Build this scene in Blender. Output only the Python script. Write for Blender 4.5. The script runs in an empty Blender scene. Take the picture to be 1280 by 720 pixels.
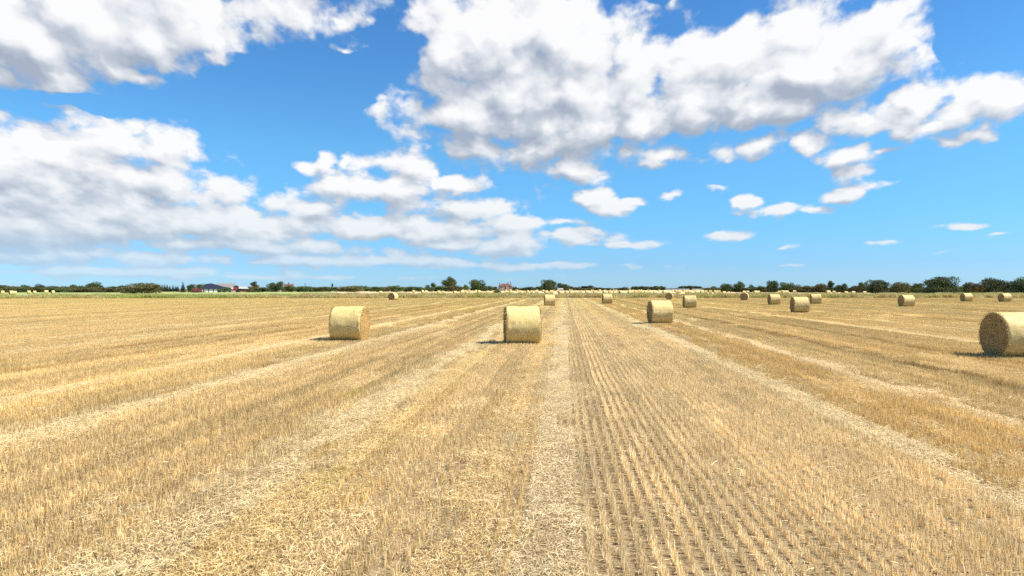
import bpy, math, random
import numpy as np
from mathutils import Vector, Matrix
R = math.radians
random.seed(7)
RNG = np.random.default_rng(11)
S = bpy.context.scene
COL = S.collection

# ------------------------------------------------------------------ camera frame
F, CX, HY = 853.0, 640.0, 361.0
H = 2.05
YAW = math.atan((706.0 - CX) / F)          # crop rows run along +Y, camera looks a little left of them
FW = np.array([-math.sin(YAW), math.cos(YAW), 0.0])
RT = np.array([math.cos(YAW), math.sin(YAW), 0.0])

def at(px, d, z=0.0):
    """world point seen at photo column px, d metres deep, height z"""
    p = FW * d + RT * ((px - CX) / F * d)
    return Vector((p[0], p[1], z))

def depth_of(y):
    return H * F / (y - HY)

cam_d = bpy.data.cameras.new('camera')
cam = bpy.data.objects.new('camera', cam_d)
COL.objects.link(cam)
cam.location = (0, 0, H)
cam.rotation_euler = (R(90) + math.atan(1.0 / F), 0, YAW)
cam_d.sensor_width = 36
cam_d.lens = 36 * F / 1280
cam_d.clip_start = 0.05
cam_d.clip_end = 20000
S.camera = cam

# ------------------------------------------------------------------ small helpers
def tag(o, label=None, cat=None, group=None, kind=None):
    if label: o['label'] = label
    if cat: o['category'] = cat
    if group: o['group'] = group
    if kind: o['kind'] = kind
    return o

def link(o, parent=None):
    COL.objects.link(o)
    if parent is not None:
        o.parent = parent
    return o

def empty(name, loc, rz=0, **k):
    o = bpy.data.objects.new(name, None)
    o.empty_display_size = 0.3
    o.location = loc
    o.rotation_euler = (0, 0, rz)
    link(o)
    return tag(o, **k)

def np_mesh(name, verts, faces, mat=None, tint=None, smooth=False):
    """verts (n,3); faces (m,k) all the same k"""
    me = bpy.data.meshes.new(name)
    verts = np.asarray(verts, dtype=np.float32)
    faces = np.asarray(faces, dtype=np.int32)
    k = faces.shape[1]
    me.vertices.add(len(verts)); me.vertices.foreach_set('co', verts.ravel())
    me.loops.add(faces.size); me.loops.foreach_set('vertex_index', faces.ravel())
    me.polygons.add(len(faces))
    me.polygons.foreach_set('loop_start', np.arange(0, faces.size, k, dtype=np.int32))
    me.polygons.foreach_set('loop_total', np.full(len(faces), k, dtype=np.int32))
    if smooth:
        me.polygons.foreach_set('use_smooth', np.ones(len(faces), dtype=bool))
    me.update(calc_edges=True)
    if tint is not None:
        a = me.attributes.new('tint', 'FLOAT', 'FACE')
        a.data.foreach_set('value', np.asarray(tint, dtype=np.float32))
    if mat: me.materials.append(mat)
    return me

def obj(name, me, parent=None, loc=(0, 0, 0), rz=0):
    o = bpy.data.objects.new(name, me)
    o.location = loc
    o.rotation_euler = (0, 0, rz)
    return link(o, parent)

class MB:
    """collects boxes and polygons for one mesh"""
    def __init__(s): s.v = []; s.f = []
    def poly(s, pts):
        b = len(s.v); s.v += [tuple(p) for p in pts]; s.f.append(list(range(b, b + len(pts)))); return s
    def box(s, x0, x1, y0, y1, z0, z1):
        b = len(s.v)
        s.v += [(x, y, z) for z in (z0, z1) for x, y in ((x0, y0), (x1, y0), (x1, y1), (x0, y1))]
        for q in ((3, 2, 1, 0), (4, 5, 6, 7), (0, 1, 5, 4), (1, 2, 6, 5), (2, 3, 7, 6), (3, 0, 4, 7)):
            s.f.append([b + i for i in q])
        return s
    def solid(s, pts, th):
        """thin slab: polygon pts extruded down by th"""
        n = len(pts); b = len(s.v)
        s.v += [tuple(p) for p in pts] + [(p[0], p[1], p[2] - th) for p in pts]
        s.f.append([b + i for i in range(n)]); s.f.append([b + n + i for i in reversed(range(n))])
        for i in range(n):
            j = (i + 1) % n
            s.f.append([b + j, b + i, b + n + i, b + n + j])
        return s
    def tube(s, p, q, r0, r1, n=8):
        p = Vector(p); q = Vector(q); d = (q - p).normalized()
        a = d.orthogonal().normalized(); c = d.cross(a); b = len(s.v)
        for k, (o, r) in enumerate(((p, r0), (q, r1))):
            for i in range(n):
                t = 2 * math.pi * i / n
                s.v.append(tuple(o + a * math.cos(t) * r + c * math.sin(t) * r))
        for i in range(n):
            j = (i + 1) % n
            s.f.append([b + i, b + j, b + n + j, b + n + i])
        s.f.append([b + n + i for i in range(n)])
        return s
    def build(s, name, mat, parent=None, loc=(0, 0, 0), rz=0):
        me = bpy.data.meshes.new(name)
        me.from_pydata(s.v, [], s.f); me.update()
        me.materials.append(mat)
        return obj(name, me, parent, loc, rz)

# ------------------------------------------------------------------ node helpers
def new_mat(name, rough=0.9, spec=0.2):
    m = bpy.data.materials.new(name); m.use_nodes = True
    nt = m.node_tree; b = nt.nodes['Principled BSDF']
    b.inputs['Roughness'].default_value = rough
    b.inputs['Specular IOR Level'].default_value = spec
    return m, nt, b

def N(nt, t, **k):
    n = nt.nodes.new(t)
    for a, v in k.items():
        if a.startswith('i_'):
            key = a[2:]
            key = int(key) if key.isdigit() else key.replace('_', ' ')
            n.inputs[key].default_value = v
        else:
            setattr(n, a, v)
    return n

def L(nt, a, b): nt.links.new(a, b)

def math_n(nt, op, a, b=None, c=None, clamp=False):
    n = nt.nodes.new('ShaderNodeMath'); n.operation = op; n.use_clamp = clamp
    for i, v in enumerate((a, b, c)):
        if v is None: continue
        if isinstance(v, (int, float)): n.inputs[i].default_value = v
        else: nt.links.new(v, n.inputs[i])
    return n.outputs[0]

def vmath(nt, op, a, b=None, c=None):
    n = nt.nodes.new('ShaderNodeVectorMath'); n.operation = op
    for i, v in enumerate((a, b, c)):
        if v is None: continue
        if isinstance(v, (tuple, list)): n.inputs[i].default_value = v
        else: nt.links.new(v, n.inputs[i])
    return n.outputs['Value'] if op in ('LENGTH', 'DOT_PRODUCT') else n.outputs[0]

def ramp(nt, fac, stops):
    n = nt.nodes.new('ShaderNodeValToRGB')
    e = n.color_ramp.elements
    while len(e) < len(stops): e.new(0.5)
    for i, (p, c) in enumerate(stops):
        e[i].position = p
        e[i].color = (*c, 1) if len(c) == 3 else c
    nt.links.new(fac, n.inputs[0])
    return n.outputs[0]

def mixc(nt, fac, a, b, mode='MIX'):
    n = nt.nodes.new('ShaderNodeMix'); n.data_type = 'RGBA'; n.blend_type = mode
    for sock, v in ((n.inputs[0], fac), (n.inputs[6], a), (n.inputs[7], b)):
        if isinstance(v, (int, float)): sock.default_value = v
        elif isinstance(v, tuple): sock.default_value = (*v, 1) if len(v) == 3 else v
        else: nt.links.new(v, sock)
    return n.outputs[2]

def noise(nt, vec, scale, detail=4, rough=0.55, out=0, dim='3D'):
    n = nt.nodes.new('ShaderNodeTexNoise'); n.noise_dimensions = dim
    n.inputs['Scale'].default_value = scale; n.inputs['Detail'].default_value = detail
    n.inputs['Roughness'].default_value = rough
    if vec is not None: nt.links.new(vec, n.inputs['Vector'])
    return n.outputs[out]

# ------------------------------------------------------------------ sun and sky
SUN = RT * 0.66 + FW * (-0.13) + np.array([0, 0, 0.80])
SUN = SUN / np.linalg.norm(SUN)
sun_el = math.asin(SUN[2]); sun_az = math.atan2(SUN[0], SUN[1])
sd = bpy.data.lights.new('sun', 'SUN'); sd.energy = 5.0; sd.angle = R(0.53); sd.color = (1.0, 0.965, 0.87)
so = bpy.data.objects.new('sun', sd); COL.objects.link(so)
so.rotation_euler = Vector(SUN).to_track_quat('Z', 'Y').to_euler()
so.location = (0, 0, 50)

W = bpy.data.worlds.new('World'); S.world = W; W.use_nodes = True
wt = W.node_tree
wt.nodes.clear()
W.cycles.sampling_method = 'MANUAL'; W.cycles.sample_map_resolution = 256

# clouds: (photo column, photo row, half width, half height, weight) -> direction in the sky
CL = [
 (0,40,150,72,1.4),(120,18,150,80,1.4),(250,15,150,70,1),(165,98,55,17,1),(340,8,110,48,.9),(60,82,100,28,1),
 (430,49,20,10,.35),(560,4,60,16,.5),(430,20,40,10,.3),
 (326,132,30,24,.35),(386,209,30,12,.8),(402,200,18,12,.7),(12,145,26,20,.6),
 (60,195,125,40,1.3),(140,178,85,26,1),(215,190,60,22,1),(60,232,190,38,1.5),(180,222,90,34,1),
 (0,285,140,45,1.5),(130,272,160,32,1.5),(288,246,46,22,1),(342,258,54,20,1),(250,282,170,28,1.4),
 (395,262,46,18,1),(505,205,62,22,1),(480,240,85,26,1.2),(560,232,55,18,.9),(600,262,62,18,1),(430,284,190,20,1.3),
 (570,286,120,17,1),(300,308,330,16,.9),(640,282,55,16,1),(625,302,100,18,1.1),(700,294,60,10,.9),(80,318,220,18,1.1),(120,340,300,8,1),(420,326,260,10,1),(640,332,220,7,.8),(330,346,340,5,.8),(980,334,60,4,.5),(560,306,140,9,.7),
 (536,92,54,48,1),(560,60,60,40,1),(620,40,110,62,1.3),(585,140,92,42,1.3),(700,50,110,70,1.3),(700,120,150,66,1.5),
 (612,186,66,24,1),(700,176,110,36,1),(780,150,100,42,1),(722,214,56,17,1),(838,199,46,14,1),
 (890,62,75,58,1),(865,120,100,48,1.2),(1000,38,80,52,1),(1080,30,75,56,1),(1010,92,110,48,1.3),(1085,100,80,52,1),
 (955,132,110,36,1.3),(952,178,82,17,1),(1000,150,110,28,1),(1120,60,42,38,1),(1110,140,70,30,1),(1150,160,70,22,.9),
 (1150,118,40,30,1),(1228,108,56,34,1),(1270,118,60,36,1),(1190,138,48,24,1),(1222,168,34,12,1),(1180,176,40,9,.8),
 (1062,196,56,16,.8),(1105,190,40,8,.7),(1080,222,44,17,.8),(1108,232,50,11,.8),(1050,245,50,10,.9),
 (975,258,54,15,.75),(942,246,22,12,.9),(905,233,20,12,.6),(1010,262,30,6,.9),
 (736,247,30,14,.8),(762,262,34,13,.8),(790,252,26,8,.7),(840,248,24,9,.6),(700,278,46,9,1),(700,300,90,8,.7),(790,306,110,8,.5),
 (896,294,66,11,.5),(975,312,50,6,.45),(1198,284,38,8,.45),(1246,296,34,6,.4),(1110,300,34,6,.4),(1180,313,34,4,.5),
 # beyond the frame, so the sky goes on when one looks further up or aside
 (300,-120,330,80,1),(900,-140,300,90,1),(1450,60,120,90,1),(1520,240,160,30,1),(-220,120,200,80,1),(-300,260,260,50,1),
]
HOLES = [(345,105,100,40),(440,100,34,50),(330,185,48,34),(815,4,26,18),(130,133,130,12),(240,128,60,20),(490,60,48,20),(1235,22,80,38),(1185,58,20,22),(300,150,60,30),(870,222,60,12),(1180,250,120,26),(640,228,30,8)]
g = bpy.data.node_groups.new('cloud_field', 'ShaderNodeTree')
g.interface.new_socket('P', in_out='INPUT', socket_type='NodeSocketVector')
g.interface.new_socket('D', in_out='OUTPUT', socket_type='NodeSocketFloat')
g.interface.new_socket('M', in_out='OUTPUT', socket_type='NodeSocketFloat')
gi = g.nodes.new('NodeGroupInput'); go = g.nodes.new('NodeGroupOutput')
P = gi.outputs[0]
sep = N(g, 'ShaderNodeSeparateXYZ'); L(g, P, sep.inputs[0])
az, vv = sep.outputs[0], sep.outputs[1]
den = math_n(g, 'ADD', math_n(g, 'MAXIMUM', vv, -0.02), 0.24)
qx = math_n(g, 'DIVIDE', az, math_n(g, 'MULTIPLY_ADD', math_n(g, 'MAXIMUM', vv, -0.02), 0.2, 0.31))
qy = math_n(g, 'MULTIPLY', math_n(g, 'LOGARITHM', den, math.e), 1.7)
qc = N(g, 'ShaderNodeCombineXYZ'); L(g, qx, qc.inputs[0]); L(g, qy, qc.inputs[1]); Q = qc.outputs[0]
wn = noise(g, Q, 3.0, 3, 0.55, out=1, dim='2D')
wo = vmath(g, 'SUBTRACT', wn, (0.5, 0.5, 0.5))
amp = math_n(g, 'MULTIPLY', math_n(g, 'ADD', vv, 0.05), 0.22)
wsc = N(g, 'ShaderNodeVectorMath', operation='SCALE'); L(g, wo, wsc.inputs[0]); L(g, amp, wsc.inputs[3])
P2 = vmath(g, 'MULTIPLY', vmath(g, 'ADD', P, wsc.outputs[0]), (1, 1, 0))
acc = None
for (cx, cy, rx, ry, w) in CL:
    a = math.atan((cx - CX) / F); ca = math.cos(a)
    v = (HY - cy) / F * ca
    ra = rx / F * ca * ca; rv = ry / F * ca
    ln = vmath(g, 'LENGTH', vmath(g, 'MULTIPLY_ADD', P2, (1 / ra, 1 / rv, 0), (-a / ra, -v / rv, 0)))
    if w != 1: ln = math_n(g, 'ADD', ln, (1 - w) * 0.8)
    if acc is None: acc = ln
    else:
        n = g.nodes.new('ShaderNodeMath'); n.operation = 'SMOOTH_MIN'
        g.links.new(acc, n.inputs[0]); g.links.new(ln, n.inputs[1]); n.inputs[2].default_value = 0.22
        acc = n.outputs[0]
E = math_n(g, 'SUBTRACT', 1.0, acc)
E = math_n(g, 'MAXIMUM', E, -1.2)
# clear gaps between the masses
acc = None
for (cx, cy, rx, ry) in HOLES:
    a = math.atan((cx - CX) / F); ca = math.cos(a); v = (HY - cy) / F * ca; ra = rx / F * ca * ca; rv = ry / F * ca
    ln = vmath(g, 'LENGTH', vmath(g, 'MULTIPLY_ADD', P2, (1 / ra, 1 / rv, 0), (-a / ra, -v / rv, 0)))
    acc = ln if acc is None else math_n(g, 'MINIMUM', acc, ln)
hole = math_n(g, 'MULTIPLY', math_n(g, 'MAXIMUM', math_n(g, 'SUBTRACT', 1.0, acc), 0.0), 1.9)
E = math_n(g, 'SUBTRACT', E, hole)
nlow = math_n(g, 'SUBTRACT', noise(g, Q, 3.4, 2.5, 0.5, dim='2D'), 0.5)
n1 = math_n(g, 'SUBTRACT', noise(g, Q, 3.4, 7, 0.54, dim='2D'), 0.5)
vo = g.nodes.new('ShaderNodeTexVoronoi'); vo.feature = 'SMOOTH_F1'; vo.voronoi_dimensions = '2D'
vo.inputs['Scale'].default_value = 5.2; vo.inputs['Detail'].default_value = 1.6; vo.inputs['Roughness'].default_value = 0.5
vo.inputs['Smoothness'].default_value = 0.25
qw = vmath(g, 'ADD', Q, vmath(g, 'MULTIPLY', vmath(g, 'SUBTRACT', noise(g, Q, 7.0, 3, .55, out=1, dim='2D'), (.5, .5, .5)), (.16, .16, .16)))
L(g, qw, vo.inputs['Vector'])
bil = math_n(g, 'MULTIPLY', math_n(g, 'SUBTRACT', 0.40, vo.outputs['Distance']), 0.85)
n2 = math_n(g, 'SUBTRACT', noise(g, qc.outputs[0], 12.0, 4, 0.62, dim='2D'), 0.5)
base = math_n(g, 'ADD', E, bil)
D = math_n(g, 'ADD', math_n(g, 'ADD', base, math_n(g, 'MULTIPLY', n1, 1.35)), math_n(g, 'MULTIPLY', n2, 0.75))
M = math_n(g, 'ADD', base, math_n(g, 'MULTIPLY', nlow, 1.35))
L(g, D, go.inputs[0]); L(g, M, go.inputs[1])

tc = N(wt, 'ShaderNodeTexCoord')
dirv = tc.outputs['Generated']
dr = vmath(wt, 'DOT_PRODUCT', dirv, tuple(RT)); df = vmath(wt, 'DOT_PRODUCT', dirv, tuple(FW))
sz = N(wt, 'ShaderNodeSeparateXYZ'); L(wt, dirv, sz.inputs[0])
azw = math_n(wt, 'ARCTAN2', dr, df)
hyp = math_n(wt, 'SQRT', math_n(wt, 'MAXIMUM', math_n(wt, 'SUBTRACT', 1.0, math_n(wt, 'MULTIPLY', sz.outputs[2], sz.outputs[2])), 1e-4))
elv = math_n(wt, 'DIVIDE', sz.outputs[2], hyp)
elv = math_n(wt, 'MINIMUM', elv, 3.0)
pc = N(wt, 'ShaderNodeCombineXYZ'); L(wt, azw, pc.inputs[0]); L(wt, elv, pc.inputs[1])
def field(off):
    n = wt.nodes.new('ShaderNodeGroup'); n.node_tree = g
    if off is None: L(wt, pc.outputs[0], n.inputs[0])
    else:
        s = N(wt, 'ShaderNodeVectorMath', operation='MULTIPLY_ADD')
        s.inputs[0].default_value = off
        k = math_n(wt, 'ADD', elv, 0.10)
        kc = N(wt, 'ShaderNodeCombineXYZ')
        for i in range(3): L(wt, k, kc.inputs[i])
        L(wt, kc.outputs[0], s.inputs[1]); L(wt, pc.outputs[0], s.inputs[2])
        L(wt, s.outputs[0], n.inputs[0])
    return n.outputs
f0 = field(None); f1 = field((0.035, 0.075, 0)); f2 = field((0.06, 0.22, 0))
D0 = f0[0]
alpha = N(wt, 'ShaderNodeMapRange', interpolation_type='SMOOTHSTEP', i_1=-0.34, i_2=0.26)
L(wt, D0, alpha.inputs[0])
def clampm(x, lo, hi):
    return math_n(wt, 'MINIMUM', math_n(wt, 'MAXIMUM', x, lo), hi)
c0 = clampm(f0[1], -.3, 2.6)
l1 = math_n(wt, 'MULTIPLY', math_n(wt, 'SUBTRACT', c0, clampm(f1[1], -.3, 2.6)), 0.66)
l2 = math_n(wt, 'MULTIPLY', math_n(wt, 'SUBTRACT', c0, clampm(f2[1], -.3, 2.6)), 0.38)
fine = math_n(wt, 'MULTIPLY', math_n(wt, 'SUBTRACT', f0[0], f0[1]), 0.34)
thick = math_n(wt, 'MULTIPLY', clampm(f0[1], 0, 2.0), -0.14)
lit = math_n(wt, 'ADD', math_n(wt, 'ADD', math_n(wt, 'ADD', l1, l2), fine), math_n(wt, 'ADD', thick, 0.57), clamp=True)
ccol = ramp(wt, lit, [(0.0, (.40, .46, .56)), (0.36, (.57, .62, .70)), (0.64, (.79, .815, .86)), (0.98, (.985, .985, .985))])  # light and shade painted into the cloud colour: pale tops, grey bases
# nearer the horizon clouds fade into the air
sky = N(wt, 'ShaderNodeTexSky', sky_type='NISHITA')
sky.sun_disc = False; sky.sun_elevation = sun_el; sky.sun_rotation = sun_az
sky.altitude = 20; sky.air_density = 1.0; sky.dust_density = 0.25; sky.ozone_density = 2.2
SKYK = 0.10
hs = N(wt, 'ShaderNodeHueSaturation', i_Saturation=1.0, i_Value=1.0); L(wt, sky.outputs[0], hs.inputs['Color'])
# colour grade on the sky: tinted bluer towards the horizon than the standard atmosphere
grade = ramp(wt, math_n(wt, 'MULTIPLY', elv, 2.0, clamp=True), [(0.0, (.40, .70, 1.22)), (0.07, (.345, .62, 1.07)), (0.2, (.35, .71, 1.02)), (0.4, (.41, .82, 1.05)), (0.85, (.34, .72, 1.05))])
skyc = mixc(wt, 1.0, hs.outputs[0], grade, 'MULTIPLY')
hzf = N(wt, 'ShaderNodeMapRange', interpolation_type='SMOOTHSTEP', i_1=0.0, i_2=0.08, i_3=0.48, i_4=0.98)
L(wt, elv, hzf.inputs[0])
af = math_n(wt, 'MULTIPLY', alpha.outputs[0], hzf.outputs[0])
below = math_n(wt, 'GREATER_THAN', sz.outputs[2], -0.001)
af = math_n(wt, 'MULTIPLY', af, below)
CLK = 0.62 / SKYK
hz2 = N(wt, 'ShaderNodeMapRange', i_1=0.0, i_2=0.15, i_3=0.30, i_4=1.0); L(wt, elv, hz2.inputs[0])
ccol = mixc(wt, hz2.outputs[0], (.55, .69, .81), ccol)
cc = N(wt, 'ShaderNodeVectorMath', operation='SCALE', i_3=CLK); L(wt, ccol, cc.inputs[0])
fin = mixc(wt, af, skyc, cc.outputs[0])
bg = N(wt, 'ShaderNodeBackground', i_1=SKYK); L(wt, fin, bg.inputs[0])
ow = N(wt, 'ShaderNodeOutputWorld'); L(wt, bg.outputs[0], ow.inputs[0])

S.view_settings.view_transform = 'Standard'
S.view_settings.look = 'None'
S.view_settings.gamma = 1
S.view_settings.use_curve_mapping = False
S.view_settings.exposure = 0.7

# ------------------------------------------------------------------ field bands across the rows (metres from the row line under the camera)
BANDS = [  # x0, x1, kind, tone ; kind 0 = clean rows, 1 = thick untidy stubble, 2 = pale flattened straw, 3 = golden straw litter
 (-1.10,-0.42,3,(.98,.89,.72)), (-0.42,0.24,2,(.98,.95,.92)), (0.24,1.95,0,(1.12,1.08,1.02)), (1.95,4.1,0,(1.08,1.02,.92)),
 (4.1,4.85,2,(.97,.94,.87)), (4.85,6.75,1,(.95,.83,.60)), (6.75,7.25,2,(1.06,1.0,.92)), (7.25,9.2,1,(.98,.90,.72)), (9.2,9.5,0,(.70,.58,.40)),
 (-2.1,-1.10,1,(1.04,.98,.89)), (-2.75,-2.1,3,(.98,.90,.72)), (-3.7,-2.75,2,(.97,.94,.87)), (-6.8,-3.7,1,(1.0,.92,.78)),
 (-7.7,-6.8,2,(.98,.94,.85)), (-8.0,-7.7,0,(.80,.70,.52)), (-9.6,-8.0,1,(1.0,.91,.70)), (-10.3,-9.6,2,(1.05,.98,.86)),
]
rb = random.Random(5)
def gold_(k): return (k, k * .90, k * .70)
x = 9.5
while x < 150:
    w1 = rb.uniform(1.6, 3.2); w2 = rb.uniform(.4, .9)
    BANDS.append((x, x + w1, 1, gold_(rb.uniform(.93, 1.05))))
    if rb.random() < .7: BANDS.append((x + w1, x + w1 + w2, 2, (1.0, .94, .81)))
    else: BANDS.append((x + w1, x + w1 + w2 * .5, 0, (.74, .62, .42))); w2 *= .5
    x += w1 + w2
x = -10.3
while x > -190:
    w1 = rb.uniform(1.6, 3.4); w2 = rb.uniform(.4, .9)
    BANDS.append((x - w1, x, 1, gold_(rb.uniform(.96, 1.07))))
    if rb.random() < .65: BANDS.append((x - w1 - w2, x - w1, 2, (1.0, .94, .80)))
    else: BANDS.append((x - w1 - w2 * .5, x - w1, 0, (.78, .64, .42))); w2 *= .5
    x -= w1 + w2
BANDS.sort()
B0 = np.array([b[0] for b in BANDS]); BK = np.array([b[2] for b in BANDS]); BT = np.array([b[3] for b in BANDS])

def vnoise(x, y, seed=0):
    xi = np.floor(x).astype(np.int64); yi = np.floor(y).astype(np.int64)
    fx = x - xi; fy = y - yi; fx = fx * fx * (3 - 2 * fx); fy = fy * fy * (3 - 2 * fy)
    def h(a, b):
        n = (a * 374761393 + b * 668265263 + seed * 974711) & 0x7fffffff
        n = ((n ^ (n >> 13)) * 1274126177) & 0x7fffffff
        return ((n ^ (n >> 16)) & 0xffff) / 65535.0
    return (h(xi, yi) * (1 - fx) + h(xi + 1, yi) * fx) * (1 - fy) + (h(xi, yi + 1) * (1 - fx) + h(xi + 1, yi + 1) * fx) * fy

# ------------------------------------------------------------------ materials of the ground cover
def straw_mat(name, stops, rough=0.75, spec=0.25, transl=0.0, inst=True):
    m, nt, b = new_mat(name, rough, spec)
    a = N(nt, 'ShaderNodeAttribute', attribute_name='tint')
    c = ramp(nt, a.outputs['Fac'], stops)
    if inst:
        t = N(nt, 'ShaderNodeAttribute', attribute_name='tone', attribute_type='INSTANCER')
        c = mixc(nt, 1.0, c, t.outputs['Color'], 'MULTIPLY')
    L(nt, c, b.inputs['Base Color'])
    if transl > 0:
        tr = N(nt, 'ShaderNodeBsdfTranslucent'); L(nt, c, tr.inputs[0])
        mx = N(nt, 'ShaderNodeMixShader', i_0=transl)
        L(nt, b.outputs[0], mx.inputs[1]); L(nt, tr.outputs[0], mx.inputs[2])
        L(nt, mx.outputs[0], nt.nodes['Material Output'].inputs[0])
    return m

M_STRAW = straw_mat('straw_stalks', [(0, (.40, .285, .135)), (.25, (.65, .50, .26)), (.6, (.85, .69, .405)), (1, (.93, .82, .56))], transl=.35)
M_GRASS = straw_mat('rough_grass_blades', [(0, (.34, .30, .11)), (.4, (.60, .50, .22)), (1, (.82, .68, .38))], transl=.4)

# ------------------------------------------------------------------ stubble tiles (0.25 m x 1 m, two drill rows)
HID = bpy.data.collections.new('stubble_tiles')
def blades(base, tip, width, side, bow=None):
    """two-segment ribbons; returns verts, faces"""
    n = len(base)
    mid = (base + tip) / 2
    if bow is not None: mid = mid + bow
    s = side * (width[:, None] / 2)
    V = np.stack([base - s, base + s, mid + s * .9, mid - s * .9, tip + s * .6, tip - s * .6], axis=1)
    i = np.arange(n)[:, None] * 6
    Fc = np.concatenate([i + np.array([0, 1, 2, 3]), i + np.array([3, 2, 4, 5])], axis=1).reshape(-1, 4)
    return V.reshape(-1, 3), Fc

def stubble_tile(kind, rng):
    LX, LY = .25, 1.0
    Vs, Fs, Ts = [], [], []
    nb = 0
    def add(V, Fc, T):
        nonlocal nb
        Vs.append(V); Fs.append(Fc + nb); Ts.append(np.repeat(T, 2)); nb += len(V)
    # standing stalks in tufts
    dens = {0: 33, 1: 33, 2: 9, 3: 15}[kind]
    hmean = {0: .076, 1: .080, 2: .045, 3: .06}[kind]
    spread = {0: .012, 1: .014, 2: .04, 3: .035}[kind]
    for rx in (-.0625, .0625):
        nt_ = dens
        cy = (np.arange(nt_) + rng.uniform(.0, 1., nt_)) / nt_ * LY - LY / 2
        keep = vnoise(cy * 9 + rx * 50, cy * 0, int(rng.integers(99))) > (.22 if kind < 2 else .1)
        cy = cy[keep]
        k = rng.integers(4, 9, len(cy))
        cyy = np.repeat(cy, k); n = len(cyy)
        bx = rx + rng.normal(0, spread, n); by = cyy + rng.normal(0, .011, n)
        h = np.clip(rng.normal(hmean, hmean * .22, n), .025, .2)
        lx = rng.normal(0, .16 if kind < 2 else .5, n) * h; ly = rng.normal(0, .16 if kind < 2 else .5, n) * h
        base = np.stack([bx, by, np.full(n, -.005)], 1)
        tip = np.stack([bx + lx, by + ly, h], 1)
        a = rng.uniform(0, math.pi, n)
        side = np.stack([np.cos(a), np.sin(a), np.zeros(n)], 1)
        w = rng.uniform(.004, .0075, n)
        V, Fc = blades(base, tip, w, side)
        add(V, Fc, np.clip(rng.normal(.50, .2, n), 0, 1))
    # lying straw and chaff
    nl = {0: 80, 1: 110, 2: 520, 3: 430}[kind]
    cx = rng.uniform(-LX / 2, LX / 2, nl); cy = rng.uniform(-LY / 2, LY / 2, nl)
    if kind == 0:
        cx = rng.choice([-.0625, .0625], nl) + rng.normal(0, .03, nl)
    ln = rng.gamma(3., .015, nl).clip(.012, .13)
    a = rng.uniform(0, 2 * math.pi, nl) if kind != 3 else rng.normal(0, .9, nl) + math.pi / 2
    z = rng.uniform(.004, {0: .02, 1: .05, 2: .05, 3: .075}[kind], nl)
    tl = rng.normal(0, .22, nl)
    dv = np.stack([np.cos(a), np.sin(a), tl], 1) * ln[:, None]
    c = np.stack([cx, cy, z], 1)
    base = c - dv / 2; tip = c + dv / 2
    base[:, 2] = np.maximum(base[:, 2], .002); tip[:, 2] = np.maximum(tip[:, 2], .002)
    side = np.stack([-np.sin(a), np.cos(a), rng.normal(0, .4, nl)], 1)
    w = rng.uniform(.0035, .007, nl)
    bow = np.stack([rng.normal(0, .003, nl), rng.normal(0, .003, nl), rng.uniform(0, .005, nl)], 1)
    V, Fc = blades(base, tip, w, side, bow)
    add(V, Fc, np.clip(rng.normal({0: .62, 1: .62, 2: .74, 3: .66}[kind], .2, nl), 0, 1))
    return np_mesh('stubble_tile', np.concatenate(Vs), np.concatenate(Fs), M_STRAW, np.concatenate(Ts))

NV = 6
for k in range(4):
    for j in range(NV):
        o = bpy.data.objects.new('stubble_tile_%02d' % (k * NV + j), stubble_tile(k, RNG))
        HID.objects.link(o)

def scatter_object(name, pos, rotz, scl, idx, tone, coll, mat):
    me = bpy.data.meshes.new(name)
    n = len(pos)
    me.vertices.add(n); me.vertices.foreach_set('co', pos.astype(np.float32).ravel())
    for nm, ty, dat, key in (('rotz', 'FLOAT', rotz, 'value'), ('scl', 'FLOAT_VECTOR', scl, 'vector'), ('idx', 'INT', idx, 'value'), ('tone', 'FLOAT_COLOR', tone, 'color')):
        a = me.attributes.new(nm, ty, 'POINT')
        a.data.foreach_set(key, np.ascontiguousarray(dat, dtype=np.int32 if ty == 'INT' else np.float32).ravel())
    me.materials.append(mat)
    o = obj(name, me)
    t = bpy.data.node_groups.new(name + '_scatter', 'GeometryNodeTree')
    t.interface.new_socket('Geometry', in_out='INPUT', socket_type='NodeSocketGeometry')
    t.interface.new_socket('Geometry', in_out='OUTPUT', socket_type='NodeSocketGeometry')
    a = t.nodes.new('NodeGroupInput'); b = t.nodes.new('NodeGroupOutput')
    ci = t.nodes.new('GeometryNodeCollectionInfo'); ci.inputs['Collection'].default_value = coll
    ci.inputs['Separate Children'].default_value = True; ci.inputs['Reset Children'].default_value = True
    ip = t.nodes.new('GeometryNodeInstanceOnPoints'); ip.inputs['Pick Instance'].default_value = True
    def na(nm, ty):
        q = t.nodes.new('GeometryNodeInputNamedAttribute'); q.data_type = ty; q.inputs[0].default_value = nm
        return q.outputs[0]
    t.links.new(a.outputs[0], ip.inputs['Points']); t.links.new(ci.outputs[0], ip.inputs['Instance'])
    t.links.new(na('idx', 'INT'), ip.inputs['Instance Index'])
    cb = t.nodes.new('ShaderNodeCombineXYZ'); t.links.new(na('rotz', 'FLOAT'), cb.inputs[2])
    er = t.nodes.new('FunctionNodeEulerToRotation'); t.links.new(cb.outputs[0], er.inputs[0])
    t.links.new(er.outputs[0], ip.inputs['Rotation'])
    t.links.new(na('scl', 'FLOAT_VECTOR'), ip.inputs['Scale'])
    t.links.new(ip.outputs[0], b.inputs[0])
    md = o.modifiers.new('scatter', 'NODES'); md.node_group = t
    return o

EDGE_L, EDGE_R = 137.0, 150.0        # depth of the far edge of the stubble field, left and right of the picture
def edge_depth(px):
    return EDGE_L + (EDGE_R - EDGE_L) * np.clip(px / 640.0, -1, 1.0)

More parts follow.
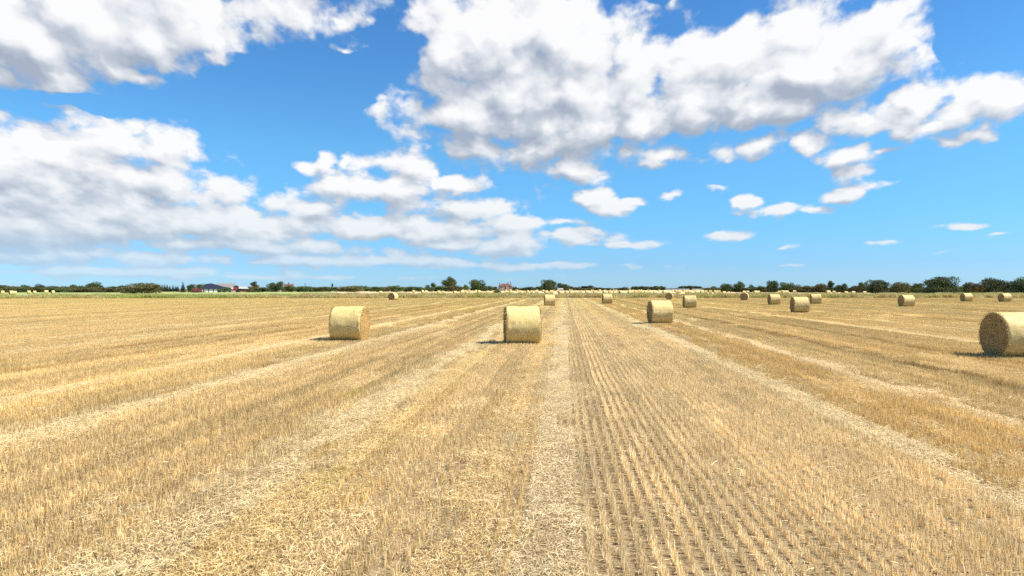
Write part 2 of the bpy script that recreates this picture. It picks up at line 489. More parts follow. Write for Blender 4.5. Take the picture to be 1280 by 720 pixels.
gx = np.arange(-150, 150, .25); gy = np.arange(1.0, 165, 1.0)
X, Y = np.meshgrid(gx, gy); X = X.ravel(); Y = Y.ravel()
Y = Y + RNG.uniform(0, 1, len(gx))[np.searchsorted(gx, X + .01) - 1]
zc = X * FW[0] + Y * FW[1]; xc = X * RT[0] + Y * RT[1]
pxx = CX + F * xc / np.maximum(zc, .1)
ok = (zc > .8) & (np.abs(xc) < zc * .80 + 2.5) & (zc < edge_depth(pxx))
X, Y, zc = X[ok], Y[ok], zc[ok]
n = len(X)
wob = (vnoise(Y / 6, X / 3, 3) - .5) * .5 + RNG.normal(0, .13, n)
bi = np.clip(np.searchsorted(B0, X + .125 + wob) - 1, 0, len(B0) - 1)
kind = BK[bi].copy(); tone = BT[bi].copy()
# patches: some pale litter drifting out of its strip, some golden
pn = vnoise(X / .9, Y / 3.0, 8)
edge = np.minimum(X + .125 - B0[bi], np.append(B0[1:], 200)[bi] - X - .125)
kind = np.where((kind >= 2) & (zc < 34) & (edge < .10), 1, kind)
kind = np.where((kind == 1) & (pn > .80), 3, kind); kind = np.where((kind == 2) & (pn < .12), 1, kind)
tn = .92 + .16 * vnoise(X / 1.3, Y / 9, 4) + .06 * RNG.normal(0, 1, n)
gold = vnoise(X / 2.5, Y / 11, 6)
ci = np.round(X / .25).astype(int) + 1000          # each pair of drill rows keeps its own tone along the field
crnd = np.random.default_rng(77).normal(0, 1, 2200)
cst = crnd[ci] * (.060 + .03 * vnoise(Y / 25, ci * 3.7, 40)) + np.where(crnd[ci + 100] < -1.5, -.07, 0)
tn = tn * (1 + np.where(kind < 2, cst, cst * .4))
tone = tone * tn[:, None] * np.stack([np.ones(n), 1 - .03 * gold, 1 - .12 * gold], 1)
# a little green regrowth here and there
gr = (vnoise(X / .8, Y / 1.6, 21) > .90) & (RNG.uniform(0, 1, n) < .35)
tone = np.where(gr[:, None], tone * np.array([.95, 1.0, .82]), tone)
idx = kind * NV + RNG.integers(0, NV, n)
pos = np.stack([X + (vnoise(Y / 2.0, X / 30, 12) - .5) * .05, Y, np.full(n, .012)], 1)
scl = np.stack([np.ones(n), np.full(n, 1.03), .8 + .4 * vnoise(X / 1.1, Y / 2.5, 14)], 1)
rot = np.where(RNG.uniform(0, 1, n) < .5, math.pi, 0.0)
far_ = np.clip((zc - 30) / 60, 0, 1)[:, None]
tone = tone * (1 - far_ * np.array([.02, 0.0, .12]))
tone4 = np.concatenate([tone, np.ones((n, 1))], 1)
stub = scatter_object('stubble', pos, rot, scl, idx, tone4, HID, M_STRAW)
tag(stub, 'cut wheat stubble and loose straw covering the field in drill rows', 'stubble', kind='stuff')

# x0, x1, base row, yaw seen from the camera (+ = left end turned to us), size, label
NEAR = [
 (410,464,427.0,-17,1.0,'pale gold round straw bale left of centre, its shaggy right end in the sun'),
 (630,675,431.0,5,1.03,'round straw bale square on to the camera in the middle, dark shadow to its left'),
 (808,842,405.5,14,1.0,'round straw bale right of centre beside the pale straw strip, narrow dark left end showing'),
 (1227,1309,448.5,33,1.0,'largest nearest round straw bale, cut by the right edge, with broad shaded brown end'),
 (679,695,382.8,5,1.0,'small straw bale behind and right of the square-on middle bale'),
 (752,766,380.2,8,1.0,'small straw bale between the middle bale and the one beside the pale strip'),
 (853,871,385.6,10,1.0,'straw bale standing behind and right of the one beside the pale strip'),
 (986,1013,391.5,16,1.0,'foremost straw bale of the cluster of three at the right'),
 (959,976,381.6,16,1.0,'left rear straw bale of the cluster of three at the right'),
 (1012,1027,380.6,10,1.0,'right rear straw bale of the cluster of three, partly behind the foremost'),
 (1122,1144,384.0,28,1.0,'lone straw bale before the round green trees at the right'),
 (1200,1216,377.4,30,1.0,'straw bale near the field edge, left one of the last two at the right'),
 (1248,1264,377.8,36,1.0,'straw bale near the field edge above the largest bale'),
 (485,498,375.6,58,1.0,'small straw bale with its brown end turned to the camera beyond the left bale'),
 (925,936,375.8,84,1.0,'small straw bale seen end on as a brown disc left of the cluster of three'),
 (831,842,374.6,86,1.0,'small brown end-on straw bale at the field edge above the one beside the pale strip'),
]
# loose straw lying in ragged heaps along the strips, over the tiles
HL = bpy.data.collections.new('straw_heaps')
for j in range(8):
    nl = 110
    cx = RNG.normal(0, .085, nl); cy = RNG.normal(0, .17, nl)
    ln = RNG.gamma(3.0, .0155, nl).clip(.015, .14); a = RNG.uniform(0, 2 * math.pi, nl); tl = RNG.normal(0, .25, nl)
    z = RNG.uniform(.01, .07, nl) * np.exp(-(cx / .2) ** 2)
    dv = np.stack([np.cos(a), np.sin(a), tl], 1) * ln[:, None]; c = np.stack([cx, cy, z + .012], 1)
    base = c - dv / 2; tip = c + dv / 2
    base[:, 2] = np.maximum(base[:, 2], .002); tip[:, 2] = np.maximum(tip[:, 2], .002)
    side = np.stack([-np.sin(a), np.cos(a), RNG.normal(0, .4, nl)], 1)
    bow = np.stack([RNG.normal(0, .004, nl), RNG.normal(0, .004, nl), RNG.uniform(0, .005, nl)], 1)
    V, Fc = blades(base, tip, RNG.uniform(.003, .0055, nl), side, bow)
    HL.objects.link(bpy.data.objects.new('straw_heap_%02d' % j, np_mesh('straw_heap', V, Fc, M_STRAW, np.repeat(np.clip(RNG.normal(.68, .2, nl), 0, 1), 2))))
hp, ht = [], []
for (b0, b1, k_, t_) in BANDS:
    if k_ < 2 or b1 < -22 or b0 > 22: continue
    w_ = b1 - b0; nn = int((w_ + .3) * 44 * 5)
    hx = (b0 + b1) / 2 + RNG.normal(0, 1, nn) * (w_ * .30 + .03)
    hy = RNG.uniform(1.5, 46, nn)
    hx = hx + (vnoise(hy / 6, hx / 3, 3) - .5) * .5
    hp.append(np.stack([hx, hy], 1)); ht.append(np.tile(np.array(t_), (nn, 1)))
nn = 500                                            # strays between the strips
hp.append(np.stack([RNG.uniform(-14, 14, nn), RNG.uniform(1.5, 30, nn)], 1)); ht.append(np.tile(np.array((1.04, .98, .88)), (nn, 1)))
for b_ in NEAR:                                      # straw shed round every bale
    d_ = depth_of(b_[2]) + .18; c_ = at((b_[0] + b_[1]) / 2, d_)
    if d_ > 80: continue
    a_ = RNG.uniform(0, 6.283, 46); r_ = RNG.uniform(.45, .95, 46)
    hp.append(np.stack([c_.x + np.cos(a_) * r_, c_.y + np.sin(a_) * r_], 1)); ht.append(np.tile(np.array((1.0, .93, .78)), (46, 1)))
hp = np.concatenate(hp); ht = np.concatenate(ht)
zc = hp @ FW[:2]; xc = hp @ RT[:2]
ok = (zc > .8) & (np.abs(xc) < zc * .80 + 1.5); hp, ht = hp[ok], ht[ok]; n = len(hp)
ht = ht * (.88 + .24 * RNG.uniform(0, 1, n))[:, None]
heaps = scatter_object('loose_straw', np.concatenate([hp, np.full((n, 1), .012)], 1), RNG.normal(0, .5, n), np.stack([RNG.uniform(.8, 1.3, n)] * 3, 1),
                       RNG.integers(0, 8, n), np.concatenate([ht, np.ones((n, 1))], 1), HL, M_STRAW)
tag(heaps, 'loose pale straw left lying in ragged strips between the stubble rows', 'loose straw', kind='stuff')

# ------------------------------------------------------------------ ground sheets
def sheet(name, pts, z, mat, label=None):
    mb = MB(); mb.poly([(p[0], p[1], z) for p in pts])
    o = mb.build(name, mat)
    return tag(o, kind='structure')

def soil_material():
    m, nt, b = new_mat('soil_and_chaff', .95, .1)
    ge = N(nt, 'ShaderNodeNewGeometry'); P = ge.outputs['Position']
    fine = noise(nt, P, 55, 5, .7)
    st = vmath(nt, 'MULTIPLY', P, (1, .25, 1))
    chaff = noise(nt, st, 26, 4, .75)
    big = noise(nt, vmath(nt, 'MULTIPLY', P, (.7, .12, 1)), 1.2, 4, .6)
    c = ramp(nt, fine, [(.3, (.17, .10, .05)), (.5, (.31, .20, .10)), (.62, (.44, .32, .17)), (.75, (.60, .46, .26))])
    c2 = ramp(nt, chaff, [(.35, (.22, .15, .08)), (.6, (.52, .40, .22))])
    c = mixc(nt, .5, c, c2)
    c = mixc(nt, big, mixc(nt, 1.0, c, (.82, .78, .72), 'MULTIPLY'), c)
    L(nt, c, b.inputs['Base Color'])
    bp = N(nt, 'ShaderNodeBump', i_Strength=.6, i_Distance=.03); L(nt, fine, bp.inputs['Height']); L(nt, bp.outputs[0], b.inputs['Normal'])
    return m
def farm_material(name, a, c, k=(.05, .012, 1), scale=1.0):
    m, nt, b = new_mat(name, .95, .1)
    ge = N(nt, 'ShaderNodeNewGeometry'); P = ge.outputs['Position']
    n1 = noise(nt, vmath(nt, 'MULTIPLY', P, k), scale, 5, .65)
    n2 = noise(nt, P, 1.5, 4, .7)
    f = math_n(nt, 'ADD', math_n(nt, 'MULTIPLY', n1, .65), math_n(nt, 'MULTIPLY', n2, .35))
    L(nt, ramp(nt, f, [(.36, a), (.62, c)]), b.inputs['Base Color'])
    return m
M_SOIL = soil_material()
M_FARFIELD = farm_material('far_stubble', (.52, .37, .17), (.74, .57, .30))
M_COUNTRY = farm_material('far_farmland', (.20, .21, .08), (.40, .34, .15), (.004, .004, 1), 1.0)
M_MEADOW = farm_material('green_meadow', (.22, .27, .08), (.42, .43, .16), (.04, .04, 1), 2.0)
M_VERGE = farm_material('dry_verge_soil', (.30, .25, .11), (.46, .38, .19), (.2, .2, 1), 2.0)

sheet('ground', [(-9000, -600), (9000, -600), (9000, 9000), (-9000, 9000)], -0.02, M_COUNTRY)
def q(px, d):
    p = at(px, d); return (p.x, p.y)
el, em, er = 137.0, 150.0, 150.0
sheet('stubble_field', [(-260, -40), (260, -40), q(1900, 152), q(1400, 151), q(640, 150), q(0, 137), q(-700, 125)], 0.0, M_SOIL)
sheet('verge', [q(-700, 122), q(0, 134), q(640, 148), q(1400, 149), q(1900, 150), q(1900, 200), q(640, 200), q(360, 200), q(0, 200), q(-700, 200)], -0.008, M_VERGE)
sheet('far_field', [q(395, 190), q(1900, 190), q(1900, 900), q(640, 1000), q(420, 1000)], -0.014, M_FARFIELD)
sheet('meadow', [q(-700, 185), q(400, 185), q(424, 430), q(-700, 430)], -0.011, M_MEADOW)

# rough grass of the verge
HG = bpy.data.collections.new('grass_tiles')
for j in range(6):
    nbl = 150
    bx = RNG.uniform(-.5, .5, nbl); by = RNG.uniform(-.5, .5, nbl)
    h = np.clip(RNG.normal(.55, .18, nbl), .15, 1.0)
    base = np.stack([bx, by, np.zeros(nbl)], 1)
    tip = base + np.stack([RNG.normal(0, .16, nbl), RNG.normal(0, .16, nbl), h], 1)
    a = RNG.uniform(0, math.pi, nbl)
    V, Fc = blades(base, tip, RNG.uniform(.02, .05, nbl), np.stack([np.cos(a), np.sin(a), 0 * a], 1))
    me = np_mesh('grass_tile', V, Fc, M_GRASS, np.repeat(np.clip(RNG.normal(.5, .25, nbl), 0, 1), 2))
    HG.objects.link(bpy.data.objects.new('grass_tile_%02d' % j, me))
U, Vd = np.meshgrid(np.arange(-160, 1440, 3.4), np.arange(0, 26, .9)); U = U.ravel(); Vd = Vd.ravel()
U = U + RNG.uniform(-2, 2, len(U)); dd = edge_depth(U) + 1.2 + Vd + RNG.uniform(-.4, .4, len(U)) + (vnoise(U / 14, U * 0, 5) - .5) * 2.2
keep = vnoise(U / 16, Vd / 4, 31) < (1.15 - Vd / 40)
U, dd, Vd = U[keep], dd[keep], Vd[keep]
xw = (U - CX) / F * dd
pos = FW[None] * dd[:, None] + RT[None] * xw[:, None]
n = len(U)
greenish = np.clip(vnoise(U / 40, Vd / 6, 2) * 1.0 - .42 + np.where(U < 380, .45, 0), 0, 1)[:, None]
tone = (1 - greenish) * np.array([1.0, .96, .88]) + greenish * np.array([.66, .86, .42])
tone = tone * (.85 + .3 * RNG.uniform(0, 1, n))[:, None]
hh = .45 + 1.0 * vnoise(U / 12, Vd / 3, 9) * np.where(U < 380, .7, 1.0)
gs = scatter_object('rough_grass', pos, RNG.uniform(0, 6.28, n), np.stack([np.full(n, 1.1), np.full(n, 1.1), hh], 1),
                    RNG.integers(0, 6, n), np.concatenate([tone, np.ones((n, 1))], 1), HG, M_GRASS)
tag(gs, 'uncut tan and green rough grass along the far field edge', 'grass', kind='stuff')

# ------------------------------------------------------------------ round bales
def bale_side_material():
    m, nt, b = new_mat('net_wrapped_straw', .62, .3)
    tcn = N(nt, 'ShaderNodeTexCoord'); P = tcn.outputs['Object']
    ribs = noise(nt, vmath(nt, 'MULTIPLY', P, (34, 1.6, 1.6)), 1.0, 3, .6)
    mot = noise(nt, vmath(nt, 'MULTIPLY', P, (6, 9, 9)), 1.0, 5, .7)
    fib = noise(nt, vmath(nt, 'MULTIPLY', P, (14, 42, 42)), 1.0, 4, .8)
    f = math_n(nt, 'ADD', math_n(nt, 'MULTIPLY', ribs, .3), math_n(nt, 'MULTIPLY', mot, .32))
    f = math_n(nt, 'ADD', f, math_n(nt, 'MULTIPLY', fib, .38))
    c = ramp(nt, f, [(.36, (.36, .20, .05)), (.48, (.65, .47, .17)), (.62, (.78, .63, .29))])
    oi = N(nt, 'ShaderNodeObjectInfo')
    hsn = N(nt, 'ShaderNodeHueSaturation'); L(nt, c, hsn.inputs['Color'])
    L(nt, math_n(nt, 'MULTIPLY_ADD', oi.outputs['Random'], .16, .92), hsn.inputs['Value'])
    L(nt, hsn.outputs[0], b.inputs['Base Color'])
    bp = N(nt, 'ShaderNodeBump', i_Strength=.5, i_Distance=.02)
    L(nt, f, bp.inputs['Height']); L(nt, bp.outputs[0], b.inputs['Normal'])
    return m
def bale_end_material():
    m, nt, b = new_mat('coiled_straw_end', .9, .15)
    tcn = N(nt, 'ShaderNodeTexCoord'); P = tcn.outputs['Object']
    a = N(nt, 'ShaderNodeAttribute', attribute_name='tint')
    r = vmath(nt, 'LENGTH', vmath(nt, 'MULTIPLY', P, (0, 1, 1)))
    wv = math_n(nt, 'SINE', math_n(nt, 'ADD', math_n(nt, 'MULTIPLY', r, 95), math_n(nt, 'MULTIPLY', noise(nt, P, 6, 3), 9)))
    no = noise(nt, P, 38, 4, .75)
    f = math_n(nt, 'ADD', math_n(nt, 'MULTIPLY', wv, .04), no)
    f = math_n(nt, 'ADD', f, math_n(nt, 'MULTIPLY', math_n(nt, 'SUBTRACT', a.outputs['Fac'], .5), .2))
    c = ramp(nt, f, [(.3, (.22, .11, .035)), (.52, (.54, .34, .12)), (.75, (.80, .62, .27))])
    L(nt, c, b.inputs['Base Color'])
    bp = N(nt, 'ShaderNodeBump', i_Strength=.8, i_Distance=.03); L(nt, f, bp.inputs['Height']); L(nt, bp.outputs[0], b.inputs['Normal'])
    return m
M_BSIDE = bale_side_material(); M_BEND = bale_end_material()
BR, BW = 0.70, 1.20
def bale_side_mesh(seed, na=72, nx=18):
    rng = np.random.default_rng(seed)
    V = []; 
    xs = np.concatenate([[-BW / 2, -BW / 2 + .006], np.linspace(-BW / 2 + .03, BW / 2 - .03, nx), [BW / 2 - .006, BW / 2]])
    for i, x_ in enumerate(xs):
        e = BW / 2 - abs(x_)
        rr = BR - (.035 * (1 - min(e / .03, 1)) ** 2)
        for k in range(na):
            t = 2 * math.pi * k / na
            d = .035 * (vnoise(np.array([t * 1.6]), np.array([x_ * 2.2 + 3]), seed + 5)[0] - .5) + .016 * (vnoise(np.array([t * 4.0]), np.array([x_ * 7]), seed)[0] - .5) + .014 * (vnoise(np.array([t * 9 + 5]), np.array([x_ * 2]), seed + 1)[0] - .5)
            r_ = rr + d
            z = math.cos(t) * r_; y = math.sin(t) * r_
            if z < -BR + .06: z = -BR + .06 - (-BR + .06 - z) * .35      # sags flat where it lies
            V.append((x_, y, z + BR - .035))
    n = len(xs)
    Fc = [(i * na + k, i * na + (k + 1) % na, (i + 1) * na + (k + 1) % na, (i + 1) * na + k) for i in range(n - 1) for k in range(na)]
    return np_mesh('net_wrap', V, Fc, M_BSIDE, smooth=True)
def bale_end_mesh(seed, s, na=72, straw=1500):
    rng = np.random.default_rng(seed)
    V = []; Fc = []
    rs = [.0, .06, .12, .2, .28, .36, .44, .52, .60, .665]
    for j, r_ in enumerate(rs):
        for k in range(na):
            t = 2 * math.pi * k / na
            bul = .018 * (1 - (r_ / BR) ** 2) + .02 * (vnoise(np.array([r_ * 22 + t * .5]), np.array([t * 2.5]), seed)[0] - .5)
            z = math.cos(t) * r_; y = math.sin(t) * r_
            if z < -BR + .06: z = -BR + .06 - (-BR + .06 - z) * .35
            V.append((s * (BW / 2 - .004 + bul), y, z + BR - .035))
    for j in range(len(rs) - 1):
        for k in range(na):
            f = (j * na + k, (j + 1) * na + k, (j + 1) * na + (k + 1) % na, j * na + (k + 1) % na)
            Fc.append(f if s > 0 else f[::-1])
    V = np.array(V); Fc = np.array(Fc); T = np.full(len(Fc), .5)
    t = rng.uniform(0, 2 * math.pi, straw); r_ = BR * np.sqrt(rng.uniform(0, .95, straw))
    base = np.stack([np.full(straw, s * (BW / 2 + .005)), np.sin(t) * r_, np.cos(t) * r_ + BR - .035], 1)
    ta = rng.normal(0, 1, straw)
    ln = rng.uniform(.03, .11, straw)
    tan = np.stack([np.zeros(straw), np.cos(t), -np.sin(t)], 1) * (ta * .8)[:, None] + np.stack([np.zeros(straw), np.sin(t), np.cos(t)], 1) * rng.normal(0, .35, straw)[:, None]
    tip = base + tan * ln[:, None] + np.array([s, 0, 0]) * (ln * rng.uniform(.1, .75, straw))[:, None]
    side = np.stack([rng.normal(0, .3, straw), rng.normal(0, 1, straw), rng.normal(0, 1, straw)], 1); side /= np.linalg.norm(side, axis=1)[:, None]
    V2, F2 = blades(base, tip, rng.uniform(.006, .012, straw), side)
    nr = 420                                         # shaggy rim
    t = rng.uniform(0, 2 * math.pi, nr); r_ = BR + rng.uniform(-.03, .012, nr)
    base = np.stack([s * (BW / 2 - rng.uniform(-.01, .07, nr)), np.sin(t) * r_, np.cos(t) * r_ + BR - .035], 1)
    out = np.stack([s * rng.uniform(.2, 1.0, nr), np.sin(t) * rng.uniform(.0, .6, nr) + np.cos(t) * rng.normal(0, .5, nr), np.cos(t) * rng.uniform(0, .6, nr) - np.sin(t) * rng.normal(0, .5, nr)], 1)
    tip = base + out * rng.uniform(.03, .09, nr)[:, None]
    side = rng.normal(0, 1, (nr, 3)); side /= np.linalg.norm(side, axis=1)[:, None]
    V3, F3 = blades(base, tip, rng.uniform(.006, .012, nr), side)
    F2 = np.concatenate([F2, F3 + len(V2)]); V2 = np.concatenate([V2, V3]); straw += nr
    V2[:, 2] = np.maximum(V2[:, 2], .002)
    T2 = np.repeat(np.clip(rng.normal(.6, .35, straw), 0, 1), 2)
    return np_mesh('end_face', np.concatenate([V, V2]), np.concatenate([Fc, F2 + len(V)]), M_BEND, np.concatenate([T, T2]))
SIDES = [bale_side_mesh(s) for s in (3, 14, 25)]
ENDS = [(bale_end_mesh(s, 1), bale_end_mesh(s + 50, -1)) for s in (7, 19)]

def place_near(i, x0, x1, yb, a, s, label):
    d = depth_of(yb)
    d = d + BR * .25
    px = (x0 + x1) / 2
    r = empty('round_bale', at(px, d), 0, label=label, cat='straw bale', group='round straw bales lying on the stubble')
    ray = math.atan((px - CX) / F)                # line of sight azimuth, right of forward
    # axis perpendicular to the line of sight, then turned by a
    r.rotation_euler = (0, 0, YAW - ray + R(a))
    r.scale = (s, s, s)
    obj('net_wrap', SIDES[i % 3], r)
    e = ENDS[i % 2]
    obj('end_face', e[0], r); obj('end_face', e[1], r)
for i, b_ in enumerate(NEAR):
    place_near(i, *b_)

# far bales: one light mesh, copied
def far_bale_mesh(seed):
    V = []; na = 24
    prof = [(-BW / 2, BR - .05), (-BW / 2 + .05, BR), (BW / 2 - .05, BR), (BW / 2, BR - .05)]
    for x_, r_ in prof:
        for k in range(na):
            t = 2 * math.pi * k / na
            V.append((x_, math.sin(t) * r_, max(math.cos(t) * r_, -BR + .03) + BR - .03))
    Fc = [[i * na + k, i * na + (k + 1) % na, (i + 1) * na + (k + 1) % na, (i + 1) * na + k] for i in range(3) for k in range(na)]
    Fc += [list(range(na))[::-1], list(range(3 * na, 4 * na))]
    me = bpy.data.meshes.new('round_bale'); me.from_pydata(V, [], Fc); me.update()
    me.materials.append(M_BSIDE); me.materials.append(M_BEND)
    me.polygons[len(Fc) - 1].material_index = 1; me.polygons[len(Fc) - 2].material_index = 1
    return me
FB = far_bale_mesh(1)
rf = random.Random(21)
def far_bale(px, yb, a, label, group):
    d = depth_of(yb)
    o = obj('round_bale', FB, None, at(px, d), YAW - math.atan((px - CX) / F) + R(a))
    q_ = rf.uniform(.86, 1.06); o.scale = (q_ * rf.uniform(.9, 1.1), q_, q_)
    tag(o, label, 'straw bale', group)
# single ones that can be told apart
far_bale(500.5, 371.6, -8, 'small pale bale just behind the small one with its brown end to the camera', None)
for px, yb, lb in ((3, 367.6, 'dark little bale at the left picture edge beyond the verge'), (14, 368.2, 'pale distant bale nearest the left edge, front one of a touching pair'),
                   (18.5, 368.0, 'pale distant bale right-hand one of the touching pair at far left'), (36, 367.4, 'pale distant bale alone right of the far left pair'),
                   (43, 367.2, 'dull distant bale between two paler ones at far left'), (58, 367.2, 'pale distant bale under the tallest tree of the far left hedge'),
                   (66, 367.2, 'rightmost pale distant bale of the far left row')):
    far_bale(px, yb, rf.uniform(0, 25), lb, None)
listed = [(476,367.4),(533,367.2),(548,367.3),(554,366.8),(569,367.4),(577,367),(594,367.6),(599,367),(610,367.2),
 (634,367),(638,367.2),(650,366.8),(656,367),(664,366.8),(671,367.2),(683,366.8),(689,366.8),(700,367.4),(708,367.6),(714,367.8),(720,367.2),(726,367.2),
 (733,366.4),(743,367.6),(756,366.8),(762,366.8),(769,368),(777,368.2),(787,367.8),(790,367),(796,368),(801,367.2),(808,367.8),(812,367.6),(818,367.4),(830,367.4),
 (847,367.2),(858,367.4),(863,367),(871,367.6),(878,367),(882,366.8),(888,366.8),(895,367.8),(899,367),(905,368),(930,367.4),(935,367.2),
 (944,367.6),(948,367.4),(974,367.6),(979,367.4),(983,367.4),(993,367),(1035,367.4),(1043,367.6),(1058,368.6),(1066,368.8),(1080,368.4)]
def region(px):
    if px < 600: return 'tiny pale far field bale before the trees left of the farmhouse', 'far bales left of the farmhouse'
    if px < 700: return 'tiny pale far field bale before the farmhouse or the large round tree', 'far bales before the farmhouse'
    if px < 780: return 'tiny pale bale on the far field before the low red roofs', 'far bales before the low red roofs'
    if px < 900: return 'tiny pale bale on the far field before the dark distant woods', 'far bales before the distant woods'
    return 'tiny pale bale on the far field before the hedge and trees at the right', 'far bales before the right hand trees'
for px, yb in listed:
    lb, gp = region(px); far_bale(px + rf.uniform(-.5, .5), yb + .35, rf.uniform(-5, 35), lb, gp)
for i in range(80):                                  # further rows between 380 m and 850 m
    yy = rf.choice([366.1, 365.4, 364.9, 364.4, 364.0, 363.7]) + rf.uniform(-.15, .15)
    px = rf.uniform(560, 940) if yy < 364.6 else rf.uniform(500, 1080)
    if 860 < px and yy < 364.3: px = rf.uniform(700, 890)
    lb, gp = region(px); far_bale(px, yy, rf.uniform(-5, 40), lb, gp)

# ------------------------------------------------------------------ foliage
def leaf_mat(name, dark, mid, light):
    m, nt, b = new_mat(name, .8, .15)
    a = N(nt, 'ShaderNodeAttribute', attribute_name='tint')
    tcn = N(nt, 'ShaderNodeTexCoord')
    n_ = noise(nt, tcn.outputs['Object'], .45, 3, .6)
    f = math_n(nt, 'ADD', math_n(nt, 'MULTIPLY', a.outputs['Fac'], .55), math_n(nt, 'MULTIPLY', n_, .45))
    oi = N(nt, 'ShaderNodeObjectInfo')
    c = ramp(nt, f, [(.25, dark), (.5, mid), (.8, light)])
    hsn = N(nt, 'ShaderNodeHueSaturation'); L(nt, c, hsn.inputs['Color'])
    L(nt, math_n(nt, 'MULTIPLY_ADD', oi.outputs['Random'], .5, .75), hsn.inputs['Value'])
    L(nt, math_n(nt, 'MULTIPLY_ADD', oi.outputs['Random'], .03, .485), hsn.inputs['Hue'])
    L(nt, hsn.outputs[0], b.inputs['Base Color'])
    return m
M_LEAF = leaf_mat('broadleaf_foliage', (.055, .078, .026), (.10, .135, .042), (.17, .20, .065))
M_LEAF_D = leaf_mat('dark_foliage', (.045, .062, .030), (.085, .108, .045), (.14, .165, .06))
M_LEAF_B = leaf_mat('olive_brown_foliage', (.075, .065, .026), (.13, .115, .042), (.20, .17, .065))
M_LEAF_G = leaf_mat('light_green_foliage', (.05, .075, .022), (.10, .14, .04), (.18, .22, .07))
M_CONI = leaf_mat('conifer_foliage', (.02, .035, .022), (.035, .06, .035), (.06, .09, .045))
m_, nt_, b_ = new_mat('bark', .95, .1)
tcn = N(nt_, 'ShaderNodeTexCoord')
L(nt_, ramp(nt_, noise(nt_, vmath(nt_, 'MULTIPLY', tcn.outputs['Object'], (6, 6, 1)), 1, 4, .6), [(.35, (.07, .05, .035)), (.65, (.18, .14, .10))]), b_.inputs['Base Color'])
M_BARK = m_

def leaf_quads(C, size, rng, up=.3):
    n = len(C)
    nrm = rng.normal(0, 1, (n, 3)); nrm[:, 2] += up; nrm /= np.linalg.norm(nrm, axis=1)[:, None]
    a = np.cross(nrm, rng.normal(0, 1, (n, 3))); a /= np.linalg.norm(a, axis=1)[:, None]
    b = np.cross(nrm, a)
    s = size * rng.uniform(.5, 1.2, n)[:, None]
    V = np.stack([C - a * s * .6, C - b * s * .35, C + a * s * .6, C + b * s * .35], 1).reshape(-1, 3)
    return V, (np.arange(n)[:, None] * 4 + np.arange(4))

def crown_mesh(blobs, nleaf, size, mat, seed, fit=None):
    """blobs: (x,y,z,rx,ry,rz)"""
    rng = np.random.default_rng(seed)
    B = np.array(blobs); vol = (B[:, 3] * B[:, 4] * B[:, 5]) ** .75
    pick = rng.choice(len(B), nleaf, p=vol / vol.sum())
    d = rng.normal(0, 1, (nleaf, 3)); d /= np.linalg.norm(d, axis=1)[:, None]
    r = rng.uniform(.25, 1.0, nleaf) ** .45
    r *= 1 + .12 * rng.normal(0, 1, nleaf)
    C = B[pick, :3] + d * r[:, None] * B[pick, 3:6]
    C = C[C[:, 2] > .05]
    V, Fc = leaf_quads(C, size, rng)
    clump = rng.uniform(0, 1, len(B))[pick][:len(C)]
    t = np.clip(.5 * clump + .5 * rng.uniform(0, 1, len(C)), 0, 1)
    if fit:
        w_, h_ = fit
        hz = np.percentile(V[:, 2], 99.7); wx = np.percentile(np.abs(V[:, 0]), 99.0); wy = np.percentile(np.abs(V[:, 1]), 99.0)
        V = V * np.array([w_ / 2 / wx, w_ / 2 / wy, h_ / hz])
    return np_mesh('crown', V, Fc, mat, t)

def dome_blobs(rng, n, w, h, z0=.12, flat=.75):
    out = []
    for i in range(n):
        a = rng.uniform(0, 2 * math.pi); rr = math.sqrt(rng.uniform(0, 1)) * .36 * w
        zt = math.sqrt(max(0, 1 - (rr / (.5 * w)) ** 2))
        z = z0 * h + rng.uniform(.12, .80) * (h - z0 * h) * zt
        s = rng.uniform(.12, .22) * w
        z = min(z, h - s * flat * .95)
        out.append((math.cos(a) * rr, math.sin(a) * rr, max(z, s * .5), s, s, s * flat))
    return out
def trunk_mesh(w, h, seed, limbs=5, r=.28):
    rng = random.Random(seed); mb = MB()
    top = h * .55
    mb.tube((0, 0, -.05), (0, 0, top * .5), r, r * .75); mb.tube((0, 0, top * .5), (.1, .05, top), r * .75, r * .4)
    for i in range(limbs):
        a = rng.uniform(0, 6.28); z = rng.uniform(.25, .5) * h
        mb.tube((0, 0, z * .8), (math.cos(a) * w * .28, math.sin(a) * w * .28, z + h * .22), r * .4, r * .12, 6)
    me = bpy.data.meshes.new('trunk'); me.from_pydata(mb.v, [], mb.f); me.update(); me.materials.append(M_BARK)
    return me
# unit trees: w = 10 m, h = 8 m ; scaled when placed
rt = random.Random(3)
KINDS = {}
def mk(kind, w, h, n, leaves, size, mat, z0, flat=.75, count=3, shape=None):
    KINDS[kind] = (w, h, [])
    for j in range(count):
        bl = shape(rt) if shape else dome_blobs(rt, n, w, h, z0, flat)
        KINDS[kind][2].append((crown_mesh(bl, leaves, size, mat, rt.randint(0, 9999), (w, h)), trunk_mesh(w, h, rt.randint(0, 999))))
mk('round', 10, 8, 30, 9000, .38, M_LEAF, .05, .75, 4)
mk('dark', 10, 8, 26, 9000, .38, M_LEAF_D, .03, .75, 4)
mk('olive', 10, 6, 30, 8000, .34, M_LEAF_B, .0, .6, 3)
mk('light', 10, 7, 26, 7500, .35, M_LEAF_G, .02, .7, 2)
mk('tall', 6, 10, 24, 6000, .34, M_LEAF_D, .08, .8, 2)
def cone(r_):
    return [(r_.uniform(-.2, .2), r_.uniform(-.2, .2), z, (1 - z / 10.5) * 2.0 + .15, (1 - z / 10.5) * 2.0 + .15, .7) for z in np.linspace(.6, 9.8, 13)]
mk('conifer', 4, 10, 0, 2600, .35, M_CONI, 0, 1, 2, cone)
cnt = 0
